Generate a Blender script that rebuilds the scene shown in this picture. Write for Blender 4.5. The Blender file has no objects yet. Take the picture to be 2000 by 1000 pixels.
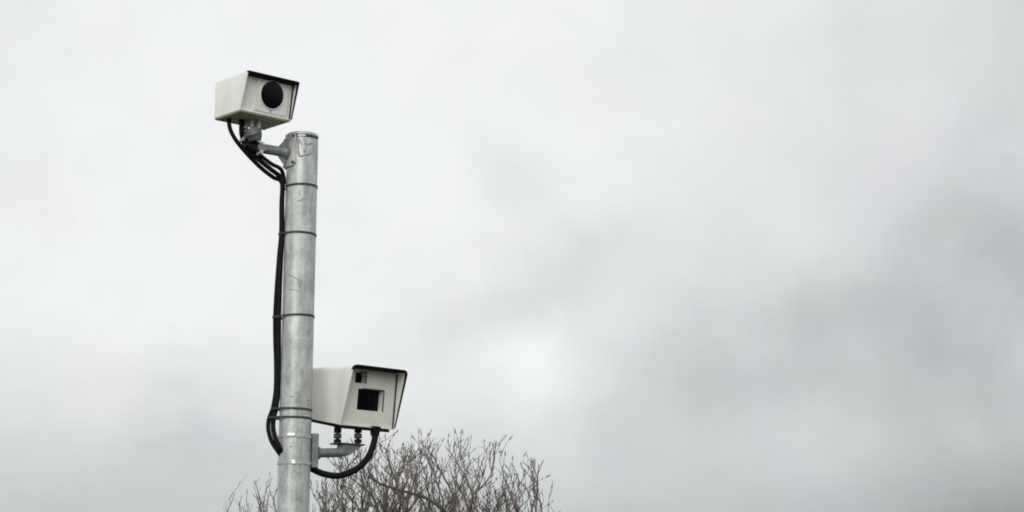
import bpy, bmesh, math, random
from mathutils import Vector, Matrix

R = math.radians
sc = bpy.context.scene
col = sc.collection

# ------------------------------------------------------------------ camera
CAM = Vector((0.0, 0.0, 1.6))
PITCH = R(12.0)
F = 1.7                                   # focal length / sensor width
cd = bpy.data.cameras.new('camera')
cd.sensor_width = 36.0
cd.lens = 36.0 * F
cd.clip_start = 0.05
cd.clip_end = 3000.0
cam = bpy.data.objects.new('camera', cd)
col.objects.link(cam)
cam.location = CAM
cam.rotation_euler = (R(90) + PITCH, 0, 0)
sc.camera = cam

# ------------------------------------------------------------------ exposure
vs = sc.view_settings
vs.view_transform = 'Standard'
vs.look = 'None'
vs.gamma = 1.0
vs.exposure = 0.0
vs.use_curve_mapping = False
sc.cycles.max_bounces = 6
sc.cycles.filter_width = 1.9

# ------------------------------------------------------------------ sun (soft, behind thick cloud)
SUN_EL, SUN_AZ = R(26), R(194)            # azimuth clockwise from +Y: behind the viewer, a little left
sd = bpy.data.lights.new('sun', 'SUN')
sd.energy = 1.5
sd.angle = R(40)
sd.color = (1.0, 0.97, 0.92)
sun = bpy.data.objects.new('sun', sd)
col.objects.link(sun)
to_sun = Vector((math.sin(SUN_AZ) * math.cos(SUN_EL), math.cos(SUN_AZ) * math.cos(SUN_EL), math.sin(SUN_EL)))
sun.rotation_euler = to_sun.to_track_quat('Z', 'Y').to_euler()

# ------------------------------------------------------------------ world: clear sky behind an almost closed cloud deck
W = bpy.data.worlds.new('World')
sc.world = W
W.use_nodes = True
nt = W.node_tree
nt.nodes.clear()
def N(t, **kw):
    n = nt.nodes.new(t)
    for k, v in kw.items():
        setattr(n, k, v)
    return n
def L(a, b):
    nt.links.new(a, b)
def M_(op, a, b=None, c=None, clamp=False):
    n = N('ShaderNodeMath', operation=op, use_clamp=clamp)
    for i, v in enumerate((a, b, c)):
        if v is None:
            continue
        if isinstance(v, (int, float)):
            n.inputs[i].default_value = v
        else:
            L(v, n.inputs[i])
    return n.outputs[0]
tc = N('ShaderNodeTexCoord')
dirv = tc.outputs['Generated']
sep = N('ShaderNodeSeparateXYZ'); L(dirv, sep.inputs[0])
az0 = M_('MULTIPLY', M_('ARCTAN2', sep.outputs[0], sep.outputs[1]), 57.29578)
el0 = M_('MULTIPLY', M_('ARCSINE', sep.outputs[2]), 57.29578)
# the cloud deck is a flat layer: features flatten towards the horizon
zz = M_('ADD', M_('MAXIMUM', sep.outputs[2], 0.0), 0.16)
cmb = N('ShaderNodeCombineXYZ')
L(M_('DIVIDE', sep.outputs[0], zz), cmb.inputs[0]); L(M_('DIVIDE', sep.outputs[1], zz), cmb.inputs[1])
cmb.inputs[2].default_value = 3.7
def noise(vec, scale, detail=4, rough=0.5, dist=0.0):
    n = N('ShaderNodeTexNoise')
    n.inputs['Scale'].default_value = scale
    n.inputs['Detail'].default_value = detail
    n.inputs['Roughness'].default_value = rough
    n.inputs['Distortion'].default_value = dist
    L(vec, n.inputs['Vector'])
    return n
wn = noise(dirv, 9.0, 5, 0.55)
wsep = N('ShaderNodeSeparateColor'); L(wn.outputs['Color'], wsep.inputs[0])
az = M_('ADD', az0, M_('MULTIPLY', M_('SUBTRACT', wsep.outputs[0], 0.5), 5.0))
el = M_('ADD', el0, M_('MULTIPLY', M_('SUBTRACT', wsep.outputs[1], 0.5), 3.2))
CLOUDS = [  # azimuth, elevation, darkness, half width, half height, tilt (degrees)
    (15.0, 10.6, 31, 7.0, 3.0, 15), (7.2, 8.0, 20, 3.6, 1.6, 14), (2.8, 12.1, 18, 1.9, 1.3, 5),
    (-.4, 9.9, 18, 1.9, 0.85, 14), (0.2, 14.7, 8, 1.2, 1.0, 0), (18.0, 18.7, 22, 7.5, 5.5, 0),
    (18.5, 3.0, 56, 4.2, 1.5, 0), (18.5, 7.8, 32, 4.0, 2.2, 0), (-9.7, 5.9, 15, 2.6, 1.0, 5), (1.0, 7.7, -14, 1.3, 1.7, 0),
    (-16.0, 7.0, 4, 2.2, 1.3, 0), (-18, 16, 4, 2.5, 8, 0)]
total = None
for (a, e, amp, sx, sy, t) in CLOUDS:
    c, s = math.cos(R(t)), math.sin(R(t))
    da, de = M_('SUBTRACT', az, float(a)), M_('SUBTRACT', el, float(e))
    u = M_('ADD', M_('MULTIPLY', da, c / sx), M_('MULTIPLY', de, s / sx))
    v = M_('ADD', M_('MULTIPLY', da, -s / sy), M_('MULTIPLY', de, c / sy))
    q = M_('ADD', M_('MULTIPLY', u, u), M_('MULTIPLY', v, v))
    g = M_('MULTIPLY', M_('POWER', 2.71828, M_('MULTIPLY', q, -0.5)), float(amp))
    total = g if total is None else M_('ADD', total, g)
# ragged, mottled cloud edges
mot = noise(dirv, 12.0, 5, 0.5, 0.15)
total = M_('MULTIPLY', total, M_('ADD', M_('MULTIPLY', mot.outputs[0], 1.2), 0.38))
mot2 = noise(dirv, 22.0, 6, 0.56, 0.15)
total = M_('ADD', total, M_('MULTIPLY', M_('SUBTRACT', mot2.outputs[0], 0.5), 14.0))
# thicker air and cloud low down, all the way round
hz = M_('MULTIPLY', M_('SUBTRACT', M_('MAXIMUM', el, 0.0), 1.5), 1 / 3.2)
total = M_('ADD', total, M_('MULTIPLY', M_('POWER', 2.71828, M_('MULTIPLY', M_('MULTIPLY', hz, hz), -0.5)), 48.0))
big = noise(cmb.outputs[0], 0.55, 6, 0.55, 0.4)
total = M_('ADD', total, M_('MULTIPLY', M_('SUBTRACT', big.outputs[0], 0.5), 18.0))
fine = noise(cmb.outputs[0], 2.6, 6, 0.6, 0.3)
total = M_('ADD', total, M_('MULTIPLY', M_('SUBTRACT', fine.outputs[0], 0.5), 9.0))
dark = M_('MULTIPLY', M_('MAXIMUM', total, -2.0), 1 / 255)
val = M_('POWER', M_('SUBTRACT', 0.958, dark), 2.25)
tint = N('ShaderNodeMix', data_type='RGBA')
L(M_('MULTIPLY', dark, 4.5, clamp=True), tint.inputs['Factor'])
tint.inputs['A'].default_value = (0.985, 1.0, 0.995, 1)
tint.inputs['B'].default_value = (0.945, 0.99, 1.0, 1)
hue = noise(dirv, 17.0, 3, 0.5)
tint2 = N('ShaderNodeMix', data_type='RGBA', blend_type='MULTIPLY')
tint2.inputs['Factor'].default_value = 1.0
hr = N('ShaderNodeValToRGB')
hr.color_ramp.elements[0].position = .36; hr.color_ramp.elements[0].color = (.985, 1.0, .992, 1)
hr.color_ramp.elements[1].position = .64; hr.color_ramp.elements[1].color = (1.0, .985, 1.0, 1)
L(hue.outputs[0], hr.inputs[0]); L(tint.outputs['Result'], tint2.inputs['A']); L(hr.outputs[0], tint2.inputs['B'])
cloud = N('ShaderNodeVectorMath', operation='SCALE')
L(tint2.outputs['Result'], cloud.inputs[0]); L(val, cloud.inputs['Scale'])
sky = N('ShaderNodeTexSky', sky_type='NISHITA')
sky.sun_disc = False
sky.sun_elevation = SUN_EL
sky.sun_rotation = SUN_AZ
blue = N('ShaderNodeVectorMath', operation='SCALE')
L(sky.outputs[0], blue.inputs[0]); blue.inputs['Scale'].default_value = 0.1
cover = N('ShaderNodeMix', data_type='RGBA')
cover.inputs['Factor'].default_value = 0.97
L(blue.outputs[0], cover.inputs['A']); L(cloud.outputs[0], cover.inputs['B'])
bg = N('ShaderNodeBackground'); bg.inputs['Strength'].default_value = 1.0
L(cover.outputs['Result'], bg.inputs['Color'])
wo = N('ShaderNodeOutputWorld'); L(bg.outputs[0], wo.inputs['Surface'])

# ------------------------------------------------------------------ materials
def mat(name, base, rough=0.5, metal=0.0, spec=0.5):
    m = bpy.data.materials.new(name)
    m.use_nodes = True
    b = m.node_tree.nodes['Principled BSDF']
    b.inputs['Base Color'].default_value = (*base, 1)
    b.inputs['Roughness'].default_value = rough
    b.inputs['Metallic'].default_value = metal
    b.inputs['Specular IOR Level'].default_value = spec
    return m
def vary(m, stops, scale, stretch=(1, 1, 1), detail=5, bump=0.0, bscale=None, dist=0.0, rough=0.6, tex='noise'):
    t = m.node_tree
    n, l = t.nodes, t.links
    b = n['Principled BSDF']
    c = n.new('ShaderNodeTexCoord'); mp = n.new('ShaderNodeMapping'); mp.inputs['Scale'].default_value = stretch
    l.new(c.outputs['Object'], mp.inputs[0])
    nz = n.new('ShaderNodeTexNoise')
    nz.inputs['Scale'].default_value = scale; nz.inputs['Detail'].default_value = detail
    nz.inputs['Roughness'].default_value = rough; nz.inputs['Distortion'].default_value = dist
    l.new(mp.outputs[0], nz.inputs['Vector'])
    cr = n.new('ShaderNodeValToRGB')
    e = cr.color_ramp.elements
    while len(e) < len(stops):
        e.new(0.5)
    for i, (p, cc) in enumerate(stops):
        e[i].position = p; e[i].color = (*cc, 1)
    l.new(nz.outputs['Fac'], cr.inputs[0]); l.new(cr.outputs[0], b.inputs['Base Color'])
    if bump:
        bp = n.new('ShaderNodeBump'); bp.inputs['Strength'].default_value = bump; bp.inputs['Distance'].default_value = 0.004
        bn = n.new('ShaderNodeTexNoise'); bn.inputs['Scale'].default_value = bscale or scale * 3
        bn.inputs['Detail'].default_value = 4
        l.new(c.outputs['Object'], bn.inputs['Vector'])
        l.new(bn.outputs['Fac'], bp.inputs['Height']); l.new(bp.outputs[0], b.inputs['Normal'])
    return m
M = {}
M['paint_white'] = vary(mat('white_paint', (.74, .74, .70), .45), [(.28, (.73, .73, .69)), (.45, (.835, .835, .81)), (.8, (.87, .87, .855))], 9, (1, 1, .3), 6)
M['paint_cream'] = vary(mat('cream_paint', (.66, .65, .58), .45), [(.28, (.64, .63, .57)), (.45, (.74, .73, .68)), (.8, (.78, .77, .725))], 9, (1, 1, .3), 6)
def galvanised():
    m = mat('galvanised_steel', (.45, .47, .46), .45, .35)
    n, l = m.node_tree.nodes, m.node_tree.links
    b = n['Principled BSDF']
    c = n.new('ShaderNodeTexCoord')
    def nz(scale, stretch, det, rough):
        mp = n.new('ShaderNodeMapping'); mp.inputs['Scale'].default_value = stretch
        l.new(c.outputs['Object'], mp.inputs[0])
        t = n.new('ShaderNodeTexNoise')
        t.inputs['Scale'].default_value = scale; t.inputs['Detail'].default_value = det; t.inputs['Roughness'].default_value = rough
        l.new(mp.outputs[0], t.inputs['Vector'])
        return t.outputs['Fac']
    def ma(op, x, y):
        t = n.new('ShaderNodeMath'); t.operation = op
        for i, v in enumerate((x, y)):
            if isinstance(v, (int, float)):
                t.inputs[i].default_value = v
            else:
                l.new(v, t.inputs[i])
        return t.outputs[0]
    blot = nz(16, (1, 1, .55), 5, .6)
    runs = nz(55, (1, 1, .05), 4, .6)
    vo = n.new('ShaderNodeTexVoronoi'); vo.inputs['Scale'].default_value = 85
    l.new(c.outputs['Object'], vo.inputs['Vector'])
    sp = n.new('ShaderNodeSeparateColor'); l.new(vo.outputs['Color'], sp.inputs[0])
    f = ma('ADD', ma('ADD', ma('MULTIPLY', blot, .85), ma('MULTIPLY', runs, .45)), ma('MULTIPLY', sp.outputs[0], .10))
    cr = n.new('ShaderNodeValToRGB'); e = cr.color_ramp.elements
    e.new(.5); e.new(.5)
    for i, (p, cc) in enumerate(((.48, (.22, .245, .245)), (.62, (.375, .405, .40)), (.75, (.475, .50, .49)), (.90, (.64, .66, .645)))):
        e[i].position = p; e[i].color = (*cc, 1)
    l.new(f, cr.inputs[0]); l.new(cr.outputs[0], b.inputs['Base Color'])
    l.new(ma('ADD', ma('MULTIPLY', blot, .35), .28), b.inputs['Roughness'])
    bp = n.new('ShaderNodeBump'); bp.inputs['Strength'].default_value = .18; bp.inputs['Distance'].default_value = .004
    l.new(f, bp.inputs['Height']); l.new(bp.outputs[0], b.inputs['Normal'])
    return m
M['galv'] = galvanised()
M['galv_dark'] = vary(mat('weathered_galvanised_steel', (.26, .28, .28), .5, .3), [(.3, (.12, .135, .135)), (.5, (.20, .22, .22)), (.75, (.28, .30, .30))], 30, (1, 1, 1), 6, .1, 90)
M['strap'] = vary(mat('dark_strap_steel', (.05, .052, .05), .6, .1, .25), [(.3, (.03, .033, .032)), (.7, (.065, .07, .065))], 40)
M['bright'] = mat('bright_steel', (.72, .73, .72), .3, .6)
M['black'] = vary(mat('black_cable_rubber', (.004, .004, .005), .6, 0, .12), [(.3, (.003, .003, .004)), (.7, (.008, .008, .010))], 30)
M['olive'] = vary(mat('olive_shaded_base', (.40, .39, .29), .6), [(.3, (.40, .38, .28)), (.7, (.54, .52, .40))], 12)  # underside shade and grass bounce put into the base colour
M['shade_seal_black'] = mat('black_shade_and_seals', (.008, .008, .008), .8, 0, .1)  # flat black: painted hood shade, also seals, gaskets, clip and tray
M['glass'] = mat('black_camera_glass', (.002, .002, .005), .12, 0, .14)
M['rust'] = vary(mat('rust_brown_mark', (.16, .11, .08), .8), [(.38, (.17, .145, .12)), (.62, (.42, .40, .365))], 90)
M['mark'] = vary(mat('dark_scuff', (.2, .2, .19), .8), [(.38, (.13, .135, .125)), (.60, (.44, .455, .44))], 140)
M['pale'] = mat('pale_sticker', (.72, .73, .71), .5)
M['bark'] = vary(mat('bark', (.10, .08, .065), .85), [(.3, (.035, .029, .025)), (.7, (.085, .070, .060))], 14, (1, 1, .3), 5, .4, 40)
M['twig'] = vary(mat('twig_bark', (.13, .10, .085), .8), [(.3, (.075, .062, .057)), (.5, (.15, .125, .112)), (.72, (.27, .235, .20))], 3.0, (1, 1, 1), 4)
M['bud'] = mat('catkin_bud', (.07, .058, .05), .8)
M['grass'] = vary(mat('grass_verge', (.08, .10, .04), .9), [(.25, (.038, .040, .020)), (.5, (.056, .062, .028)), (.8, (.085, .085, .042))], 1.4, (1, 1, 1), 8, .5, 30)
M['concrete'] = vary(mat('concrete', (.30, .29, .27), .85), [(.3, (.22, .215, .20)), (.7, (.36, .35, .33))], 9, (1, 1, 1), 6, .2, 60)

# ------------------------------------------------------------------ helpers
def world_loc(o):
    v = Vector(o.location)
    while o.parent:
        o = o.parent
        v += Vector(o.location)
    return v
def obj(name, bm, m, parent=None, smooth=None):
    """link a bmesh given in world coordinates as one mesh object"""
    me = bpy.data.meshes.new(name)
    bmesh.ops.recalc_face_normals(bm, faces=bm.faces[:])
    c = Vector((0, 0, 0))
    if len(bm.verts):
        lo = Vector([min(v.co[i] for v in bm.verts) for i in range(3)])
        hi = Vector([max(v.co[i] for v in bm.verts) for i in range(3)])
        c = (lo + hi) / 2; c.z = lo.z
    bmesh.ops.translate(bm, verts=bm.verts[:], vec=-c)
    bm.to_mesh(me); bm.free()
    me.materials.append(m if not isinstance(m, str) else M[m])
    o = bpy.data.objects.new(name, me)
    col.objects.link(o)
    if parent:
        o.parent = parent
        o.location = c - world_loc(parent)
    else:
        o.location = c
    if smooth is not None:
        me.shade_smooth()
        if smooth < 179:
            me.set_sharp_from_angle(angle=R(smooth))
    return o
def empty(name, loc, label, cat, group=None):
    o = bpy.data.objects.new(name, None)
    o.empty_display_size = 0.1
    col.objects.link(o)
    o.location = loc
    tag(o, label, cat, group)
    return o
def tag(o, label, cat, group=None):
    o['label'] = label; o['category'] = cat
    if group:
        o['group'] = group
    return o
def box(bm, lo, hi, mtx=None, bev=0.0):
    vs_ = [Vector((x, y, z)) for x in (lo[0], hi[0]) for y in (lo[1], hi[1]) for z in (lo[2], hi[2])]
    vv = [bm.verts.new(mtx @ v if mtx else v) for v in vs_]
    fs = [bm.faces.new([vv[i] for i in f]) for f in ((0, 1, 3, 2), (4, 6, 7, 5), (0, 4, 5, 1), (2, 3, 7, 6), (0, 2, 6, 4), (1, 5, 7, 3))]
    if bev:
        es = list({e for f in fs for e in f.edges})
        bmesh.ops.bevel(bm, geom=es, offset=bev, segments=2, affect='EDGES', profile=.5)
def catmull(pts, n=8):
    P = [Vector(p) for p in pts]
    P = [P[0] * 2 - P[1]] + P + [P[-1] * 2 - P[-2]]
    out = []
    for i in range(1, len(P) - 2):
        a, b, c, d = P[i - 1:i + 3]
        for k in range(n):
            t = k / n
            out.append(.5 * ((2 * b) + (c - a) * t + (2 * a - 5 * b + 4 * c - d) * t * t + (3 * b - a - 3 * c + d) * t ** 3))
    out.append(P[-2].copy())
    return out
def tube(bm, pts, rad, seg=12, cap=True):
    """sweep a circle; rad is a number or one number per point"""
    n = len(pts)
    rr = rad if isinstance(rad, (list, tuple)) else [rad] * n
    t0 = (pts[1] - pts[0]).normalized()
    nrm = t0.orthogonal().normalized()
    rings = []
    for i in range(n):
        t = (pts[min(i + 1, n - 1)] - pts[max(i - 1, 0)]).normalized()
        nrm = (nrm - t * nrm.dot(t)).normalized()
        b = t.cross(nrm)
        rings.append([bm.verts.new(pts[i] + (nrm * math.cos(2 * math.pi * k / seg) + b * math.sin(2 * math.pi * k / seg)) * rr[i]) for k in range(seg)])
    for i in range(n - 1):
        for k in range(seg):
            bm.faces.new((rings[i][k], rings[i][(k + 1) % seg], rings[i + 1][(k + 1) % seg], rings[i + 1][k]))
    if cap:
        bm.faces.new(rings[0][::-1]); bm.faces.new(rings[-1])
def cyl(bm, a, b, r0, r1=None, seg=20):
    tube(bm, [Vector(a), Vector(b)], [r0, r0 if r1 is None else r1], seg)
def BM():
    return bmesh.new()
def at(px, py, Y):
    """the point at distance Y seen at a pixel of the 2000 x 1000 photograph"""
    x, u = (px - 1000) / (2000 * F), (500 - py) / (2000 * F)
    d = Vector((x, math.cos(PITCH) - u * math.sin(PITCH), math.sin(PITCH) + u * math.cos(PITCH)))
    return CAM + d * (Y / d.y)

# ------------------------------------------------------------------ ground
bm = BM()
S, n = 900.0, 2
for v in ((-S, -S), (S, -S), (S, S), (-S, S)):
    bm.verts.new((v[0], v[1], 0))
bm.verts.ensure_lookup_table(); bm.faces.new(bm.verts[:])
g = obj('ground', bm, 'grass'); g['kind'] = 'structure'

# ------------------------------------------------------------------ pole
PX, PY, PR = -1.0975, 8.8, 0.0815
def zpix(py):
    return at(585, py, PY - PR).z
ZTOP = zpix(256)
pole = empty('camera_pole', (PX, PY, 0), 'tall round galvanised steel pole carrying both white cameras', 'pole')
bm = BM()
SEG = 64
prof = [(PR, 0.0), (PR, ZTOP - .006), (PR - .003, ZTOP - .001), (PR - .008, ZTOP - .001)]
rings = []
zs = [0.0] + [.25 * k for k in range(1, 16)] + [ZTOP - .03]
for r, z in [(PR, z) for z in zs]:
    rings.append([bm.verts.new((PX + r * math.cos(2 * math.pi * k / SEG), PY + r * math.sin(2 * math.pi * k / SEG), z)) for k in range(SEG)])
for i in range(len(rings) - 1):
    for k in range(SEG):
        bm.faces.new((rings[i][k], rings[i][(k + 1) % SEG], rings[i + 1][(k + 1) % SEG], rings[i + 1][k]))
bm.faces.new(rings[-1])
obj('shaft', bm, 'galv', pole, 40)
bm = BM()   # cap: a shallow lid with a rolled rim, a touch wider than the shaft
pr = [(PR + .0016, -.013), (PR + .0016, -.006), (PR + .0006, -.001), (PR - .004, .002), (PR - .03, .006), (.002, .008)]
rr_ = [[bm.verts.new((PX + r * math.cos(2 * math.pi * k / SEG), PY + r * math.sin(2 * math.pi * k / SEG), ZTOP + z)) for k in range(SEG)] for r, z in pr]
for i in range(len(rr_) - 1):
    for k in range(SEG):
        bm.faces.new((rr_[i][k], rr_[i][(k + 1) % SEG], rr_[i + 1][(k + 1) % SEG], rr_[i + 1][k]))
bm.faces.new(rr_[-1]); bm.faces.new(rr_[0][::-1])
obj('cap', bm, 'galv', pole, 40)
bm = BM()
box(bm, (PX - .19, PY - .19, 0.004), (PX + .19, PY + .19, .024), None, .003)
obj('base_plate', bm, 'galv', pole)
for sx in (-1, 1):
    for sy in (-1, 1):
        bm = BM(); cyl(bm, (PX + sx * .15, PY + sy * .15, .02), (PX + sx * .15, PY + sy * .15, .05), .014, None, 6)
        obj('base_bolt', bm, 'galv_dark', pole)

def on_pole(px, py, lift=0.0):
    """point of the pole's near surface seen at a pixel"""
    ctr = 1000 + 2000 * F * PX / ((PY) * math.cos(PITCH) + (zpix(py) - 1.6) * math.sin(PITCH))
    s = max(-.985, min(.985, (px - ctr) / 31.6))
    a = math.asin(s)
    return Vector((PX + (PR + lift) * math.sin(a), PY - (PR + lift) * math.cos(a), at(px, py, PY - PR * math.cos(a)).z))
def stroke(name, pts, w, m, lift=.0008):
    """a thin mark lying on the pole's curved face"""
    bm = BM()
    P = []
    for (a, b) in zip(pts[:-1], pts[1:]):
        for k in range(4):
            P.append((a[0] + (b[0] - a[0]) * k / 4, a[1] + (b[1] - a[1]) * k / 4))
    P.append(pts[-1])
    prev = None
    for i, p in enumerate(P):
        q0, q1 = P[max(i - 1, 0)], P[min(i + 1, len(P) - 1)]
        dx, dy = q1[0] - q0[0], q1[1] - q0[1]
        l = math.hypot(dx, dy) or 1
        ww = w * (.55 if i in (0, len(P) - 1) else 1) * (0.85 + .3 * ((i * 37) % 7) / 7)
        nx, ny = -dy / l * ww / 2, dx / l * ww / 2
        cur = [bm.verts.new(on_pole(p[0] + nx * s, p[1] + ny * s, lf)) for s, lf in ((-1, -.001), (-1, lift), (1, lift), (1, -.001))]
        if prev:
            for k in range(3):
                bm.faces.new((prev[k], cur[k], cur[k + 1], prev[k + 1]))
        prev = cur
    return obj(name, bm, m, pole)
# rusty outline of a removed plate and the scuffs inside it
stroke('rust_mark', [(585, 267), (586, 280), (586, 295), (588, 306)], 3.8, 'rust')
stroke('rust_mark', [(588, 306), (596, 304), (606, 302), (614, 297)], 3.4, 'rust')
stroke('rust_mark', [(588, 271), (591, 279), (594, 284)], 2.4, 'rust')
stroke('rust_mark', [(598, 293), (600, 298)], 4.0, 'rust')
stroke('scuff_mark', [(599, 270), (600, 279), (604, 283)], 2.6, 'mark')
stroke('scuff_mark', [(604, 284), (609, 281), (613, 280)], 3.2, 'mark')
stroke('sticker', [(584, 264.3), (592, 263.6), (601, 264.0)], 3.6, 'pale')
# letter-like dark scuffs lower down
stroke('scuff_mark', [(588.5, 369), (588.5, 382)], 2.0, 'mark')
stroke('scuff_mark', [(601, 370), (600.5, 379)], 3.0, 'mark')
stroke('scuff_mark', [(583, 391.5), (591, 391.5), (597, 388), (599, 383)], 1.8, 'mark')
stroke('scratch', [(561, 533), (572, 539), (583, 544), (594, 551)], 1.7, 'mark')
stroke('scratch', [(562, 565), (578, 566), (592, 569)], 1.4, 'mark')
stroke('scuff_mark', [(569, 774.6), (578, 774.4)], 2.4, 'mark')
stroke('rust_mark', [(603, 780), (604.5, 784)], 3.4, 'rust')
stroke('drill_hole', [(569.6, 872), (573.4, 872)], 3.8, 'mark')
stroke('scratch', [(578, 906), (579, 925)], 1.6, 'mark')
stroke('scratch', [(590, 906), (590, 930)], 1.4, 'mark')

# ------------------------------------------------------------------ cables down the pole
def cable(name, pts, r, label, cat='cable', group=None, n=8, rib=0.0):
    cp = catmull(pts, n)
    bm = BM(); tube(bm, cp, [r * (1 + rib * (1 if k % 2 else -1)) for k in range(len(cp))], 12)
    o = obj(name, bm, 'black', None, 60)
    return tag(o, label, cat, group)
YC = PY - .012
outer_px = [(550, 357), (549.5, 400), (549, 455), (545, 500), (540.5, 560), (537.5, 615), (537.5, 660), (539, 710), (538.5, 760), (533, 796), (525.5, 818), (524, 838), (530.5, 862), (543, 882), (553, 894)]
inner_px = [(552, 352), (551, 400), (551.5, 455), (549, 500), (546.5, 560), (545, 615), (544.5, 660), (544, 710), (543, 760), (539.5, 796), (534.5, 818), (533.5, 836), (538, 856), (546, 874), (556, 887)]
def Yc(i, n_, back):
    t = i / (n_ - 1)
    return YC + back - (.035 * max(0, (t - .7) / .23) if t < .95 else -.004 - back)
top_outer = [at(447, 240, 8.60), at(451, 256, 8.60), at(463, 277, 8.62), at(485, 303, 8.66), at(510, 328, 8.72), at(533, 346, 8.77)]
top_inner = [at(472, 236, 8.63), at(472, 262, 8.66), at(482, 287, 8.70), at(505, 311, 8.72), at(528, 330, 8.73), at(544, 342, 8.775)]
cable('power_cable', top_outer + [at(x, y, Yc(i, len(outer_px), .0)) for i, (x, y) in enumerate(outer_px)], .0110,
      'thin black cable looping farthest out below the upper camera, outer of two down the pole')
cable('signal_cable', top_inner + [at(x, y, Yc(i, len(inner_px), -.016)) for i, (x, y) in enumerate(inner_px)], .0122,
      'thick black cable dropping from the upper camera, lying closest to the pole')
cable('earth_cable', [at(480, 276, 8.70), at(494, 290, 8.71), at(512, 306, 8.715), at(530, 320, 8.72), at(548, 330, 8.75), at(554, 346, 8.77), at(554.5, 360, 8.775)], .0105,
      'short black cable running from the tilt joint to the pole under the bracket arm')

# ------------------------------------------------------------------ straps round the pole and the cables
def strap(name, py, h, ctr_px, label, m='strap', grow=.0018, with_cable=True, group=None, tilt=0):
    z = zpix(py)
    pts = [Vector((PX + (PR + grow) * math.cos(a), PY + (PR + grow) * math.sin(a))) for a in [2 * math.pi * k / 72 for k in range(72)]]
    if with_cable:
        for (cx, yb) in ctr_px:
            c = at(cx, py, yb)
            pts += [Vector((c.x + (.0115 + grow) * math.cos(a), c.y + (.0115 + grow) * math.sin(a))) for a in [2 * math.pi * k / 16 for k in range(16)]]
    pts = sorted(pts, key=lambda p: (p.x, p.y))      # convex hull
    def half(ps):
        h_ = []
        for p in ps:
            while len(h_) > 1 and (h_[-1] - h_[-2]).cross(p - h_[-1]) <= 0:
                h_.pop()
            h_.append(p)
        return h_
    hull = half(pts)[:-1] + half(pts[::-1])[:-1]
    bm = BM(); t = .0015
    c0 = sum(hull, Vector((0, 0))) / len(hull)
    lv = []
    for p in hull:
        d = (p - c0).normalized() * t
        zz_ = z + tilt * (p.x - PX)
        lv.append([bm.verts.new((p.x + d.x, p.y + d.y, zz_ + h / 2)), bm.verts.new((p.x + d.x, p.y + d.y, zz_ - h / 2)),
                   bm.verts.new((p.x - d.x, p.y - d.y, zz_ - h / 2)), bm.verts.new((p.x - d.x, p.y - d.y, zz_ + h / 2))])
    for i in range(len(lv)):
        a, b = lv[i], lv[(i + 1) % len(lv)]
        for k in range(4):
            bm.faces.new((a[k], b[k], b[(k + 1) % 4], a[(k + 1) % 4]))
    o = obj(name, bm, m, None, 50)
    return tag(o, label, 'strap', group)
cc = [(546, YC), (551, YC - .016)]
G = 'dark straps tying the cables to the pole'
strap('cable_strap', 359, .0110, [(553, YC)], 'dark strap round the pole, topmost, just below the upper bracket', group=G, tilt=0.03)
strap('cable_strap', 452.5, .0110, [(549, YC), (551.5, YC - .016)], 'dark strap round the pole, second from the top', group=G, tilt=-0.02)
strap('cable_strap', 614, .0110, [(537.5, YC), (545, YC - .016)], 'dark strap round the pole halfway between the two cameras', group=G, tilt=0.025)
strap('cable_strap', 797, .0110, [(534, YC - .01), (539.5, YC - .026)], 'upper of the close pair of dark straps beside the lower camera', group=G, tilt=-0.03)
strap('cable_strap', 814, .0110, [(530, YC - .02), (536, YC - .032)], 'lower of the close pair of dark straps beside the lower camera', group=G, tilt=-0.015)

# ------------------------------------------------------------------ camera housings
class Frame:
    """box frame: x across the front (seen left to right), y to the rear, z up; origin at the front bottom left corner"""
    def __init__(s, o, yaw, pitch, roll, W_, H, D, over, dz):
        s.m = Matrix.Translation(Vector(o)) @ Matrix.Rotation(yaw, 4, 'Z') @ Matrix.Rotation(pitch, 4, 'X') @ Matrix.Rotation(roll, 4, 'Y')
        s.W, s.H, s.D, s.over, s.dz = W_, H, D, over, dz
    def p(s, x, y, z):
        return s.m @ Vector((x, y, z + s.dz * max(0, y) / s.D * (1 - z / s.H)))
def rrect(x0, x1, z0, z1, rt, rb, n=5):
    """rounded rectangle, top radius rt, bottom radius rb, counter-clockwise"""
    out = []
    for (cx, cz, r, a0) in ((x1 - rt, z1 - rt, rt, 0), (x0 + rt, z1 - rt, rt, 90), (x0 + rb, z0 + rb, rb, 180), (x1 - rb, z0 + rb, rb, 270)):
        for k in range(n + 1):
            a = R(a0 + 90 * k / n)
            out.append((cx + r * math.cos(a), cz + r * math.sin(a)))
    return out
def shell(fr, t, rt, rb, parent, m):
    """sheet-metal hood, open at the raked front"""
    bm = BM()
    o = rrect(0, fr.W, 0, fr.H, rt, rb); i_ = rrect(t, fr.W - t, t, fr.H - t, max(rt - t, .001), max(rb - t, .001))
    fy = lambda z: -fr.over * z / fr.H
    of = [bm.verts.new(fr.p(x, fy(z), z)) for x, z in o]
    orr = [bm.verts.new(fr.p(x, fr.D - .006, z)) for x, z in o]
    oe = [bm.verts.new(fr.p(x * .96 + fr.W * .02, fr.D, z * .95 + fr.H * .025)) for x, z in o]
    if_ = [bm.verts.new(fr.p(x, fy(z), z)) for x, z in i_]
    ir = [bm.verts.new(fr.p(x, fr.D * .8, z)) for x, z in i_]
    k = len(o)
    for a, b in ((of, orr), (orr, oe), (if_, of), (ir, if_)):
        for j in range(k):
            bm.faces.new((a[j], a[(j + 1) % k], b[(j + 1) % k], b[j]))
    bm.faces.new(oe); bm.faces.new(ir[::-1])
    return obj('housing', bm, m, parent, 35)
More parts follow.
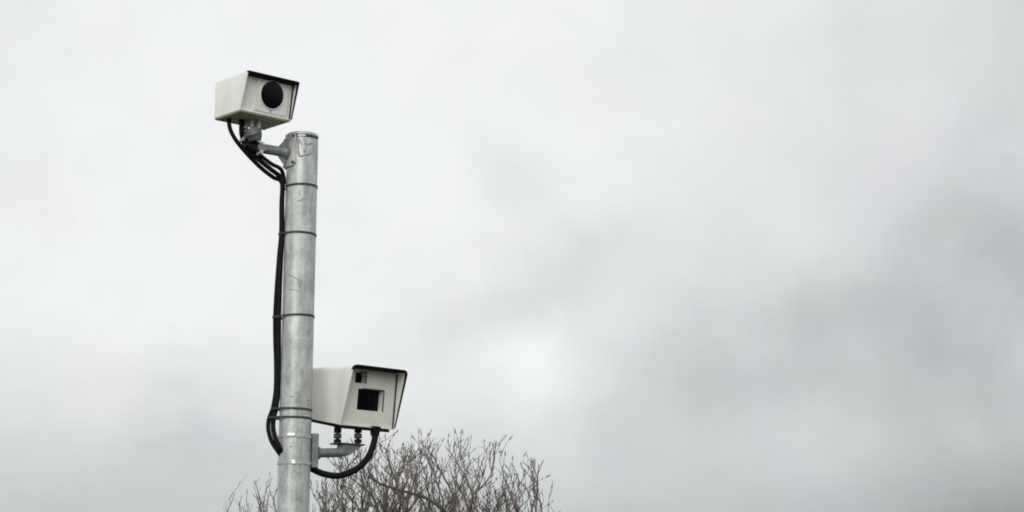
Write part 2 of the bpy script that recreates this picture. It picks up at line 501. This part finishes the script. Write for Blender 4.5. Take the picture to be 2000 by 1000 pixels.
def quadstrip(bm, rows):
    for a, b in zip(rows[:-1], rows[1:]):
        for k in range(len(a) - 1):
            bm.faces.new((a[k], a[k + 1], b[k + 1], b[k]))
def plate(fr, x0, x1, z0, z1, py, holes, depth, thick, parent, name, m):
    """front plate lying at y = py(z) with rectangular recesses cut through it"""
    bm = BM()
    xs = sorted({x0, x1, *[h[0] for h in holes], *[h[1] for h in holes]})
    zs_ = sorted({z0, z1, *[h[2] for h in holes], *[h[3] for h in holes]})
    V = {}
    def v(x, z, back):
        key = (x, z, back)
        if key not in V:
            V[key] = bm.verts.new(fr.p(x, py(z) + back, z))
        return V[key]
    def inhole(x, z):
        return any(h[0] < x < h[1] and h[2] < z < h[3] for h in holes)
    for a, b in zip(xs[:-1], xs[1:]):
        for c, d in zip(zs_[:-1], zs_[1:]):
            if not inhole((a + b) / 2, (c + d) / 2):
                bm.faces.new((v(a, c, 0), v(b, c, 0), v(b, d, 0), v(a, d, 0)))
    for h in holes:
        hx = [x for x in xs if h[0] <= x <= h[1]]; hzz = [z for z in zs_ if h[2] <= z <= h[3]]
        for a, b in zip(hx[:-1], hx[1:]):
            for z in (h[2], h[3]):
                bm.faces.new((v(a, z, 0), v(b, z, 0), v(b, z, depth), v(a, z, depth)))
        for c, d in zip(hzz[:-1], hzz[1:]):
            for x in (h[0], h[1]):
                bm.faces.new((v(x, c, 0), v(x, d, 0), v(x, d, depth), v(x, c, depth)))
    for a, b in zip(xs[:-1], xs[1:]):
        for z in (z0, z1):
            bm.faces.new((v(a, z, 0), v(b, z, 0), v(b, z, thick), v(a, z, thick)))
    for c, d in zip(zs_[:-1], zs_[1:]):
        for x in (x0, x1):
            bm.faces.new((v(x, c, 0), v(x, d, 0), v(x, d, thick), v(x, c, thick)))
    return obj(name, bm, m, parent)
def block(fr, x0, x1, y0, y1, z0, z1, parent, name, m, bev=0.0):
    bm = BM(); box(bm, (x0, y0, z0), (x1, y1, z1), None, bev)
    for v in bm.verts:
        v.co = fr.p(*v.co)
    return obj(name, bm, m, parent)
def disc(fr, cx, cz, py, prof_, parent, name, m, seg=48, sm=35):
    """lathe about the plate's normal; prof_ is (radius, height out of the plate)"""
    bm = BM(); rows = []
    for r, h in prof_:
        if r <= 1e-6:
            rows.append([bm.verts.new(fr.p(cx, py(cz) - h, cz))] * seg); continue
        rows.append([bm.verts.new(fr.p(cx + r * math.cos(2 * math.pi * k / seg), py(cz + r * math.sin(2 * math.pi * k / seg)) - h, cz + r * math.sin(2 * math.pi * k / seg))) for k in range(seg)])
    for a, b in zip(rows[:-1], rows[1:]):
        for k in range(seg):
            q = []
            for v in (a[k], a[(k + 1) % seg], b[(k + 1) % seg], b[k]):
                if v not in q:
                    q.append(v)
            if len(q) > 2:
                bm.faces.new(q)
    return obj(name, bm, m, parent, sm)
def lip_outline(fr, rt, parent, down):
    """black rubber edging pushed over the hood's front lip, along the roof and down the right-hand side"""
    o = rrect(0, fr.W, 0, fr.H, rt, .003)
    k = len(o) // 4
    path = o[:2 * k][::-1]                       # top left corner -> top right corner
    x, z = path[-1]
    path = path + [(fr.W, fr.H - (fr.H) * q) for q in down]
    bm = BM(); rows = []
    cx, cz = fr.W / 2, fr.H / 2
    for i, (x, z) in enumerate(path):
        a, b = path[max(i - 1, 0)], path[min(i + 1, len(path) - 1)]
        tx, tz = b[0] - a[0], b[1] - a[1]
        l = math.hypot(tx, tz) or 1
        nx, nz = -tz / l, tx / l                 # outwards
        fy = -fr.over * z / fr.H
        w = .0065 if i < 2 * k else .0045
        dp = .012 if i < 2 * k else .012 - .0095 * (i - 2 * k + 1) / len(down)
        rows.append([bm.verts.new(fr.p(x + nx * u, fy + v, z + nz * u)) for u, v in ((.0012, dp), (.0012, -.002), (-w, -.002), (-w, dp))])
    for a, b in zip(rows[:-1], rows[1:]):
        for j in range(4):
            bm.faces.new((a[j], b[j], b[(j + 1) % 4], a[(j + 1) % 4]))
    bm.faces.new(rows[0]); bm.faces.new(rows[-1][::-1])
    obj('edge_outline', bm, 'shade_seal_black', parent, 40)
def hood_shadow(fr, t, py, parent, rt):
    """black felt under the hood's roof, and the black seal where the plate meets the right wall"""
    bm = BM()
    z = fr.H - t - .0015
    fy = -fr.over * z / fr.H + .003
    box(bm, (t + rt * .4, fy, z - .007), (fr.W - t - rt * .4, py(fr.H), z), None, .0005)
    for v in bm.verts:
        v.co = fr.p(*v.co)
    obj('hood_shadow', bm, 'shade_seal_black', parent)  # dark strip in place of the shadow below the roof
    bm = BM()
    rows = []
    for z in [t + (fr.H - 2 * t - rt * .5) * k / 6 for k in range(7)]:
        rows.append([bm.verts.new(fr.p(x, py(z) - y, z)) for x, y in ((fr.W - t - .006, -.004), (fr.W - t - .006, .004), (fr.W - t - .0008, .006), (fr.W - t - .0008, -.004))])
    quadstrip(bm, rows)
    obj('seal', bm, 'shade_seal_black', parent)

# --- upper camera: one large round window
up = Frame((-1.3746, 8.45, 4.1514), .7602, .0163, -.0232, .3204, .1928, .2327, .0641, 0.0)
uc = up.p(up.W / 2, up.D / 2, 0)
ucam = empty('traffic_camera', uc, 'upper white box camera with one large round black window, above the pole top', 'camera', 'white box cameras on the pole')
T = .0035
shell(up, T, .006, .003, ucam, 'paint_white')
upy = lambda z: .012 - .16 * z
plate(up, T + .0006, up.W - T - .0006, T + .0006, up.H - .010, upy, [], .01, .012, ucam, 'front_plate', 'paint_white')
plate(up, .086, .288, .018, up.H - .014, lambda z: upy(z) - .007, [], .01, .0069, ucam, 'raised_panel', 'paint_white')
lpy = lambda z: upy(z) - .007
disc(up, .186, .109, lpy, [(.0755, -.001), (.0755, .004), (.0735, .0055), (.0705, .0045), (.0705, -.0005)], ucam, 'window_rim', 'paint_white')
disc(up, .186, .109, lpy, [(.0702, .0005), (.0702, .003), (.060, .0040), (.03, .0052), (0, .0056)], ucam, 'round_window', 'glass')
block(up, .1905, .1945, upy(.18) - .016, upy(.18) - .009, .1785, .189, ucam, 'clip', 'shade_seal_black')
block(up, .186, .189, upy(.03) - .0105, upy(.03) - .0072, .020, .034, ucam, 'clip', 'galv_dark')
hood_shadow(up, T, upy, ucam, .006)
lip_outline(up, .006, ucam, (.2, .4, .6, .8, .97))
block(up, .005, up.W - .005, .004, up.D - .016, -.006, -.0005, ucam, 'base_plate', 'olive', .0015)
block(up, .004, up.W - .004, up.D - .012, up.D - .004, -.008, -.0006, ucam, 'drip_edge', 'galv_dark', .001)
for sx in (.03, up.W - .03):
    for sy in (.04, up.D - .04):
        bm = BM(); cyl(bm, up.p(sx, sy, -.0055), up.p(sx, sy, -.010), .006, None, 8); obj('screw', bm, 'galv_dark', ucam, 40)
for sz in (.05, .15):       # panel screws on the visible side
    bm = BM(); cyl(bm, up.p(.0005, up.D - .022, sz), up.p(-.0022, up.D - .022, sz), .0035, None, 10); obj('side_screw', bm, 'paint_white', ucam, 40)
bm = BM(); cyl(bm, at(447, 232, 8.60), at(447, 243, 8.60), .013, .010, 14); obj('cable_gland', bm, 'black', ucam, 40)
bm = BM(); cyl(bm, at(472, 232, 8.625), at(472, 262, 8.62), .0145, .0135, 14); obj('cable_gland', bm, 'black', ucam, 40)

# --- lower camera: a square window and a small one in the corner
lo_ = Frame((-.8746, 8.85, 2.6016), .7768, .0583, -.0087, .3646, .3066, .285, .0874, .0411)
lc = lo_.p(lo_.W / 2, lo_.D / 2, 0)
lcam = empty('traffic_camera', lc, 'lower cream white box camera with a black square window, half hidden by the pole', 'camera', 'white box cameras on the pole')
shell(lo_, T, .026, .003, lcam, 'paint_cream')
dpy = lambda z: .012 - .055 * z
H1, H2 = (.108, .279, .086, .196), (.082, .151, .224, .279)
plate(lo_, T + .0006, lo_.W - T - .0006, T + .0006, lo_.H - .010, dpy, [H1, H2], .036, .012, lcam, 'front_plate', 'paint_cream')
for h, nm in ((H1, 'square_window'), (H2, 'corner_window')):
    bm = BM()
    rows = [[bm.verts.new(lo_.p(x, dpy(z) + .0355, z)) for x in (h[0] - .002, h[1] + .002)] for z in (h[2] - .002, h[3] + .002)]
    back = [[bm.verts.new(lo_.p(x, dpy(z) + .0415, z)) for x in (h[0] - .002, h[1] + .002)] for z in (h[2] - .002, h[3] + .002)]
    bm.faces.new((rows[0][0], rows[0][1], rows[1][1], rows[1][0])); bm.faces.new((back[0][0], back[1][0], back[1][1], back[0][1]))
    for (a, b) in (((0, 0), (0, 1)), ((0, 1), (1, 1)), ((1, 1), (1, 0)), ((1, 0), (0, 0))):
        bm.faces.new((rows[a[0]][a[1]], back[a[0]][a[1]], back[b[0]][b[1]], rows[b[0]][b[1]]))
    obj(nm, bm, 'glass', lcam)
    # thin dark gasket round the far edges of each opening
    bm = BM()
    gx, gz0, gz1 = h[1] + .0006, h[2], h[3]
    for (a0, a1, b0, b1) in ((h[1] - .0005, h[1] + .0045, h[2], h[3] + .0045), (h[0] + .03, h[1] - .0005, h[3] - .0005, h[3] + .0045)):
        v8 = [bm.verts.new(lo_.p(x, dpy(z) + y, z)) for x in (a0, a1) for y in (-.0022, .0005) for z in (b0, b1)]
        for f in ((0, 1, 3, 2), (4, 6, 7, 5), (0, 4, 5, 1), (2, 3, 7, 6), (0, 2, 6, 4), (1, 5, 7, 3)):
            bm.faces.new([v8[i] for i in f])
    obj('gasket', bm, 'shade_seal_black', lcam)
hood_shadow(lo_, T, dpy, lcam, .026)
lip_outline(lo_, .026, lcam, (.2, .4, .6, .8, .97))
block(lo_, .012, lo_.W - .03, 0.006, lo_.D - .02, -.017, -.0005, lcam, 'base_tray', 'shade_seal_black', .002)
for sz in (.06, .25):
    bm = BM(); cyl(bm, lo_.p(.0005, .03, sz), lo_.p(-.0022, .03, sz), .0035, None, 10); obj('side_screw', bm, 'paint_cream', lcam, 40)
gp = at(733, 838, 9.02)
bm = BM(); cyl(bm, gp + Vector((0, 0, .012)), gp + Vector((-.002, 0, -.035)), .029, .022, 18); obj('conduit_gland', bm, 'black', lcam, 40)

# ------------------------------------------------------------------ upper bracket
axis = Vector((PX, PY, 0))
ub_dir = Vector((uc.x - PX, uc.y - PY, 0)).normalized()
zarm = at(532, 291, 8.68).z
ubr = empty('camera_bracket', (PX + ub_dir.x * PR, PY + ub_dir.y * PR, zarm), 'grey steel tilt bracket holding the upper camera out to the left of the pole top', 'bracket', 'steel camera brackets')
def saddle(name, parent, a0, a1, z0, z1, t, m, ear=0.0):
    """curved plate hugging the pole between two bearings (degrees, 0 = towards the viewer, negative = left)"""
    bm = BM(); n = 14; rows = []
    for k in range(n + 1):
        a = R(a0 + (a1 - a0) * k / n)
        c = .016 * max(0, 1 - min(k, n - k) / 1.5)          # clipped corners
        row = []
        for rr2, zz2 in ((PR + .0008, z0 + c), (PR + t, z0 + c), (PR + t, z1 - c), (PR + .0008, z1 - c)):
            row.append(bm.verts.new((PX + rr2 * math.sin(a), PY - rr2 * math.cos(a), zz2)))
        rows.append(row)
    for a, b in zip(rows[:-1], rows[1:]):
        for k in range(4):
            bm.faces.new((a[k], b[k], b[(k + 1) % 4], a[(k + 1) % 4]))
    bm.faces.new(rows[0]); bm.faces.new(rows[-1][::-1])
    return obj(name, bm, m, parent, 35)
s0, s1 = zpix(323), zpix(259) 
saddle('saddle_plate', ubr, -104, -15, s0, s1, .010, 'galv')
for az_ in (-24, -95):
    for zz3 in (s0 + .017, s1 - .017):
        a = R(az_); d = Vector((math.sin(a), -math.cos(a), 0)); c = Vector((PX, PY, zz3))
        bm = BM(); cyl(bm, c + d * (PR + .009), c + d * (PR + .018), .0075, None, 6); obj('clamp_bolt', bm, 'strap', ubr)
z_ = Vector((0, 0, 1))
A0 = axis + ub_dir * (PR + .009) + z_ * zarm
elbow = at(512, 290, 8.685)
adir = (elbow - A0).normalized()
bm = BM()   # flange, tapering into the arm
tube(bm, [A0, A0 + adir * .008, A0 + adir * .010, A0 + adir * .030], [.040, .040, .034, .025], 28)
obj('flange', bm, 'galv_dark', ubr, 35)
bm = BM()
tube(bm, [A0 + adir * .02, elbow + adir * .012], .0255, 24)
obj('arm', bm, 'galv_dark', ubr, 35)
side = adir.cross(z_).normalized() * .0045
for up_ in (-1, 1):     # triangular webs below and above the arm
    bm = BM(); vs6 = []
    for q in (-1, 1):
        vs6.append([bm.verts.new(p + side * q) for p in (A0 + z_ * .012 * up_, A0 + adir * .055 + z_ * .012 * up_, A0 + adir * .046 + z_ * .026 * up_, A0 + adir * .006 + z_ * .074 * up_, A0 + z_ * .074 * up_)])
    bm.faces.new(vs6[0]); bm.faces.new(vs6[1][::-1])
    for k in range(5):
        bm.faces.new((vs6[0][k], vs6[0][(k + 1) % 5], vs6[1][(k + 1) % 5], vs6[1][k]))
    obj('web', bm, 'galv_dark', ubr)
# tilt joint: bent strap over a black hinge block
hd = Vector((-adir.y, adir.x, 0)).normalized()
def bent(bm, pts, wid, th):
    rows = []
    for i, p in enumerate(pts):
        t = (pts[min(i + 1, len(pts) - 1)] - pts[max(i - 1, 0)]).normalized()
        nn = t.cross(hd).normalized()
        rows.append([bm.verts.new(p + hd * wid * s + nn * th * q) for s, q in ((-1, -1), (-1, 1), (1, 1), (1, -1))])
    for a, b in zip(rows[:-1], rows[1:]):
        for k in range(4):
            bm.faces.new((a[k], a[(k + 1) % 4], b[(k + 1) % 4], b[k]))
    bm.faces.new(rows[0][::-1]); bm.faces.new(rows[-1])
bm = BM()
bent(bm, catmull([at(471, 277, 8.665), at(474.5, 269, 8.665), at(481, 266.5, 8.665), at(496, 274, 8.675), at(514, 285, 8.685)], 5), .030, .0055)
obj('tilt_strap', bm, 'galv', ubr, 40)
bm = BM()
bent(bm, [at(475, 280, 8.68), at(483, 279, 8.68), at(497, 287, 8.684), at(511, 296, 8.69)], .024, .023)
obj('hinge_block', bm, 'black', ubr, 40)
bm = BM(); c = at(507, 299, 8.66); cyl(bm, c - hd * .024, c + hd * .03, .0085, None, 8); obj('hinge_bolt', bm, 'galv', ubr, 35)
bm = BM()
cyl(bm, elbow - hd * .024 + adir * .008, elbow + hd * .024 + adir * .008, .0225, None, 20)
obj('elbow', bm, 'galv_dark', ubr, 35)
top = Vector((uc.x, uc.y, uc.z - .006))
bm = BM()   # cast head between strap and posts
hb = at(499, 271, 8.66)
tube(bm, [hb - z_ * .012, hb + z_ * .012 + Vector((-.006, 0, 0)), Vector((top.x + .004, top.y, hb.z + .028)), Vector((top.x, top.y, hb.z + .040))], [.031, .041, .046, .046], 24)
obj('swivel_head', bm, 'galv_dark', ubr, 35)
zb = hb.z + .038
for dx, dy in ((-.030, -.006), (.002, -.034), (.036, -.020), (.008, .03)):
    bm = BM(); cyl(bm, (top.x + dx, top.y + dy, zb), (top.x + dx, top.y + dy, top.z + .004), .0100, None, 12); obj('mounting_post', bm, 'galv', ubr, 40)
    bm = BM(); cyl(bm, (top.x + dx, top.y + dy, zb), (top.x + dx, top.y + dy, zb + .010), .0125, None, 6); obj('nut', bm, 'galv_dark', ubr)

# ------------------------------------------------------------------ lower bracket
ld = Vector((lc.x - PX, lc.y - PY, 0)).normalized()
lside = Vector((ld.y, -ld.x, 0))
hz_ = at(612, 885, 8.85).z
lbr = empty('camera_bracket', (PX + ld.x * PR, PY + ld.y * PR, hz_), 'grey steel bracket strapped to the right of the pole under the lower camera', 'bracket', 'steel camera brackets')
ldx = Vector((.93, .37, 0)).normalized()
ls2 = Vector((ldx.y, -ldx.x, 0))
mtx = Matrix(((ldx.x, ls2.x, 0, PX), (ldx.y, ls2.y, 0, PY), (0, 0, 1, 0), (0, 0, 0, 1)))
zA, zB = at(615, 914, 8.83).z, at(615, 847, 8.83).z
bm = BM(); box(bm, (PR + .0008, -.030, zA), (PR + .036, .030, zB), mtx, .004); obj('mounting_channel', bm, 'galv_dark', lbr)
c0 = mtx @ Vector((PR + .034, 0, at(630, 885, 8.85).z))
c1 = at(668, 884, 8.93)
bm = BM(); tube(bm, [c0, c0 + (c1 - c0) * .08, c0 + (c1 - c0) * .14, c1], [.034, .032, .0235, .0235], 22); obj('arm', bm, 'galv_dark', lbr, 35)
pl = at(679, 868, 8.96)
pd = Vector((.8, .6, 0))
ps = Vector((.6, -.8, 0))
pm = Matrix(((pd.x, ps.x, 0, pl.x), (pd.y, ps.y, 0, pl.y), (0, 0, 1, pl.z), (0, 0, 0, 1)))
bm = BM()   # fan-shaped head: wide at the top plate, narrowing to the arm
v8 = [bm.verts.new(pm @ Vector(v)) for v in ((-.05, -.028, -.004), (.075, -.028, -.004), (.075, .028, -.004), (-.05, .028, -.004),
                                             (-.05, -.022, -.062), (.000, -.022, -.058), (.000, .022, -.058), (-.05, .022, -.062))]
for f in ((0, 1, 2, 3), (7, 6, 5, 4), (0, 4, 5, 1), (1, 5, 6, 2), (2, 6, 7, 3), (3, 7, 4, 0)):
    bm.faces.new([v8[i] for i in f])
bmesh.ops.bevel(bm, geom=bm.edges[:], offset=.004, segments=2, affect='EDGES')
obj('fan_head', bm, 'galv_dark', lbr, 35)
bm = BM(); box(bm, (-.085, -.036, -.0035), (.085, .036, .0035), pm, .001); obj('top_plate', bm, 'strap', lbr)
for px_ in (659, 699):
    c = at(px_, 867, 8.935 if px_ < 680 else 8.98)
    ztop = at(px_, 832, c.y).z
    bm = BM(); cyl(bm, c, (c.x, c.y, ztop + .006), .0105, None, 12); obj('threaded_rod', bm, 'strap', lbr, 40)
    for f0, f1, r_ in ((0.05, .24, .0205), (.32, .56, .0215), (.62, .95, .0205)):
        bm = BM(); cyl(bm, (c.x, c.y, c.z + (ztop - c.z) * f0), (c.x, c.y, c.z + (ztop - c.z) * f1), r_, None, 6); obj('nut', bm, 'strap' if r_ > .021 else 'black', lbr)
GS = 'bright straps clamping the lower bracket'
for py_, lab in ((851, 'galvanised clamp strap at the top of the lower bracket channel'), (903, 'galvanised clamp strap at the bottom of the lower bracket channel')):
    st = strap('clamp_strap', py_, .0125, [], lab, 'galv', .0024, False, GS)
    bm = BM()
    for k in range(2):
        a0 = on_pole(568 + 12 * k if py_ < 880 else 573 + 6 * k, py_ - 3.5, .004)
    b0 = on_pole(573 if py_ < 880 else 577, py_ - 2, .0045)
    wx = .020 if py_ < 880 else .010
    box(bm, (b0.x - wx, b0.y - .004, b0.z - (.007 if py_ < 880 else .013)), (b0.x + wx, b0.y + .004, b0.z + .008), None, .002)
    obj('buckle', bm, 'bright', st)

# ------------------------------------------------------------------ black conduit under the lower camera
cpts = [gp + Vector((0, 0, -.01)), at(731, 862, 9.01), at(720, 891, 8.99), at(698, 915, 8.96), at(664, 929, 8.92), at(634, 926, 8.885), at(614, 918, 8.86), at(598, 909, 8.84)]
cable('conduit', cpts, .0168, 'fat black conduit curving from under the lower camera back to the pole', 'conduit', None, 14, .06)

# ------------------------------------------------------------------ bare trees behind
def spindle(bm, p, d, ln, r):
    t = [0, .25, .6, 1.0]; rr2 = [r * .45, r, r * .8, r * .12]
    tube(bm, [p + d * ln * q for q in t], rr2, 4)
class Tree:
    def __init__(s, name, base, label, seed, height, spread, limbs, aim, dens, tw, group, extra=()):
        s.rng = random.Random(seed)
        s.root = empty(name, base, label, 'tree', group)
        s.base = Vector(base); s.h = height; s.spread = spread
        s.crown, s.buds = BM(), BM()
        s.tw = tw; s.dens = dens
        s.aim = aim
        rng = s.rng
        bm = BM()
        pts = [s.base + Vector((rng.uniform(-.03, .03) * k, rng.uniform(-.03, .03) * k, .25 * k * height / 4)) for k in range(5)]
        s.fork = pts[-1]
        tube(bm, catmull(pts, 3), [.11 * height / 4 * (1 - .045 * i) for i in range(13)], 10)
        obj('trunk', bm, 'bark', s.root, 60)
        for k in range(limbs):
            bm = BM()
            az_ = 2 * math.pi * (k + rng.uniform(-.3, .3)) / limbs
            st = pts[2].lerp(pts[-1], rng.uniform(.2, 1))
            fx = -0.92 + 1.84 * (k + .5 + rng.uniform(-.3, .3)) / limbs
            fy = rng.uniform(-.5, .5) * (1 - .5 * fx * fx)
            az_ = math.atan2(fy, fx)
            tgt = s.base + Vector((fx * spread, fy * spread, height * (rng.uniform(.74, .84) - .10 * fx * fx)))
            mid = st.lerp(tgt, .5) + Vector((math.cos(az_), math.sin(az_), -.2)) * spread * .12 + Vector((rng.uniform(-.1, .1), rng.uniform(-.1, .1), 0))
            cp = catmull([st, mid, tgt], 6)
            for q in range(1, len(cp) - 1):
                cp[q] += Vector((rng.uniform(-1, 1), rng.uniform(-1, 1), rng.uniform(-1, 1))) * .025
            r0 = .034 * height / 4
            tube(bm, cp, [r0 * (1 - .68 * q / (len(cp) - 1)) for q in range(len(cp))], 7)
            obj('limb', bm, 'bark', s.root, 60)
            for q in range(4, len(cp)):
                for _ in range(rng.choice(s.dens[0])):
                    d = (cp[q] - cp[q - 1]).normalized() * .7 + Vector((rng.uniform(-1, 1), rng.uniform(-1, 1), rng.uniform(.0, .9)))
                    s.grow(cp[q], d.normalized(), rng.uniform(.40, .75) * height / 4 * 1.1, r0 * .36, 1)
        for path, r0 in extra:              # single heavy boughs crossing the crown
            bm = BM(); cp = catmull([s.fork] + path, 8)
            tube(bm, cp, [r0 * (1 - .55 * q / (len(cp) - 1)) for q in range(len(cp))], 7)
            obj('limb', bm, 'bark', s.root, 60)
            for q in range(10, len(cp), 2):
                d = Vector((rng.uniform(-.6, .6), rng.uniform(-.5, .5), 1))
                s.grow(cp[q], d.normalized(), rng.uniform(.3, .55), .006, 2)
        obj('crown', s.crown, 'twig', s.root, 60)['kind'] = 'stuff'
        b = obj('buds', s.buds, 'bud', s.root, 60); b['kind'] = 'stuff'
    def inside(s, p):
        q = p - s.base
        r = math.hypot(q.x, q.y / .55) / s.spread
        return r < 1.05 and q.z < s.h * s.aim(r) * s.tol
    def grow(s, p, d, ln, r, lev):
        rng = s.rng
        n = (0, 6, 5, 4)[lev]
        s.tol = 1 + min(.03, max(-.06, rng.gauss(-.015, .02)))
        pts = [p.copy()]
        cur = d
        for k in range(n):
            wob = (0, .28, .34, .38)[lev]
            cur = (cur + Vector((rng.gauss(0, wob), rng.gauss(0, wob), rng.gauss(0, wob * .6))) + Vector((0, 0, (0, .22, .26, .22)[lev]))).normalized()
            q = pts[-1] + cur * ln / n
            if not s.inside(q):
                break
            pts.append(q)
        if len(pts) < 3:
            if len(pts) == 2:
                tube(s.crown, pts, [r * .7, r * .4], 4)
            return
        m = len(pts)
        tube(s.crown, pts, [r * (1 - .62 * k / (m - 1)) for k in range(m)], 5 if lev == 1 else 4)
        if rng.random() < (0, .9, .75, .5)[lev]:
            spindle(s.buds, pts[-1] - cur * .006, cur, rng.uniform(.03, .085), s.tw * rng.uniform(1.2, 2.0))
        if lev > 1:
            for k in range(1, m - 1):
                if rng.random() < .5:
                    dd = (cur + Vector((rng.uniform(-1, 1), rng.uniform(-1, 1), .4)) * .9).normalized()
                    spindle(s.buds, pts[k], dd, rng.uniform(.016, .035), s.tw * rng.uniform(.8, 1.3))
        if lev < 3:
            for k in range(1, m):
                for _ in range(rng.choice(s.dens[lev])):
                    dd = (pts[k] - pts[k - 1]).normalized() * .75 + Vector((rng.uniform(-1, 1), rng.uniform(-1, 1), rng.uniform(-.1, .9)))
                    s.grow(pts[k].lerp(pts[k - 1], rng.random() * .6), dd.normalized(), ln * rng.uniform(.4, .75), max(r * .55, s.tw), lev + 1)
TY = 18.0
tb = at(838, 1000, TY)
Tree('bare_tree', (tb.x, TY, 0), 'dense bare tree with upright budding twigs, rising behind the lower camera', 7,
     at(838, 842, TY).z, 1.30, 17, lambda r: 1.0 - .06 * max(0, r) ** 2 - .16 * max(0, r - .75), {0: (1, 1, 2, 2), 1: (0, 1, 1), 2: (0, 0, 1, 1)}, .0043, 'bare trees behind the pole',
     [([at(905, 1040, TY - .5), at(872, 1002, TY - .75), at(830, 972, TY - .8), at(775, 956, TY - .8), at(745, 946, TY - .8), at(722, 932, TY - .8)], .021)])
T2 = 24.0
tb = at(515, 1000, T2)
Tree('bare_tree', (tb.x, T2, 0), 'sparse bare tree with thin pale twigs, seen left of the pole', 23,
     at(510, 905, T2).z, .56, 5, lambda r: 1.0 - .12 * max(0, r) ** 1.5, {0: (1, 1, 2), 1: (0, 0, 1, 1), 2: (0, 0, 1)}, .0030, 'bare trees behind the pole')
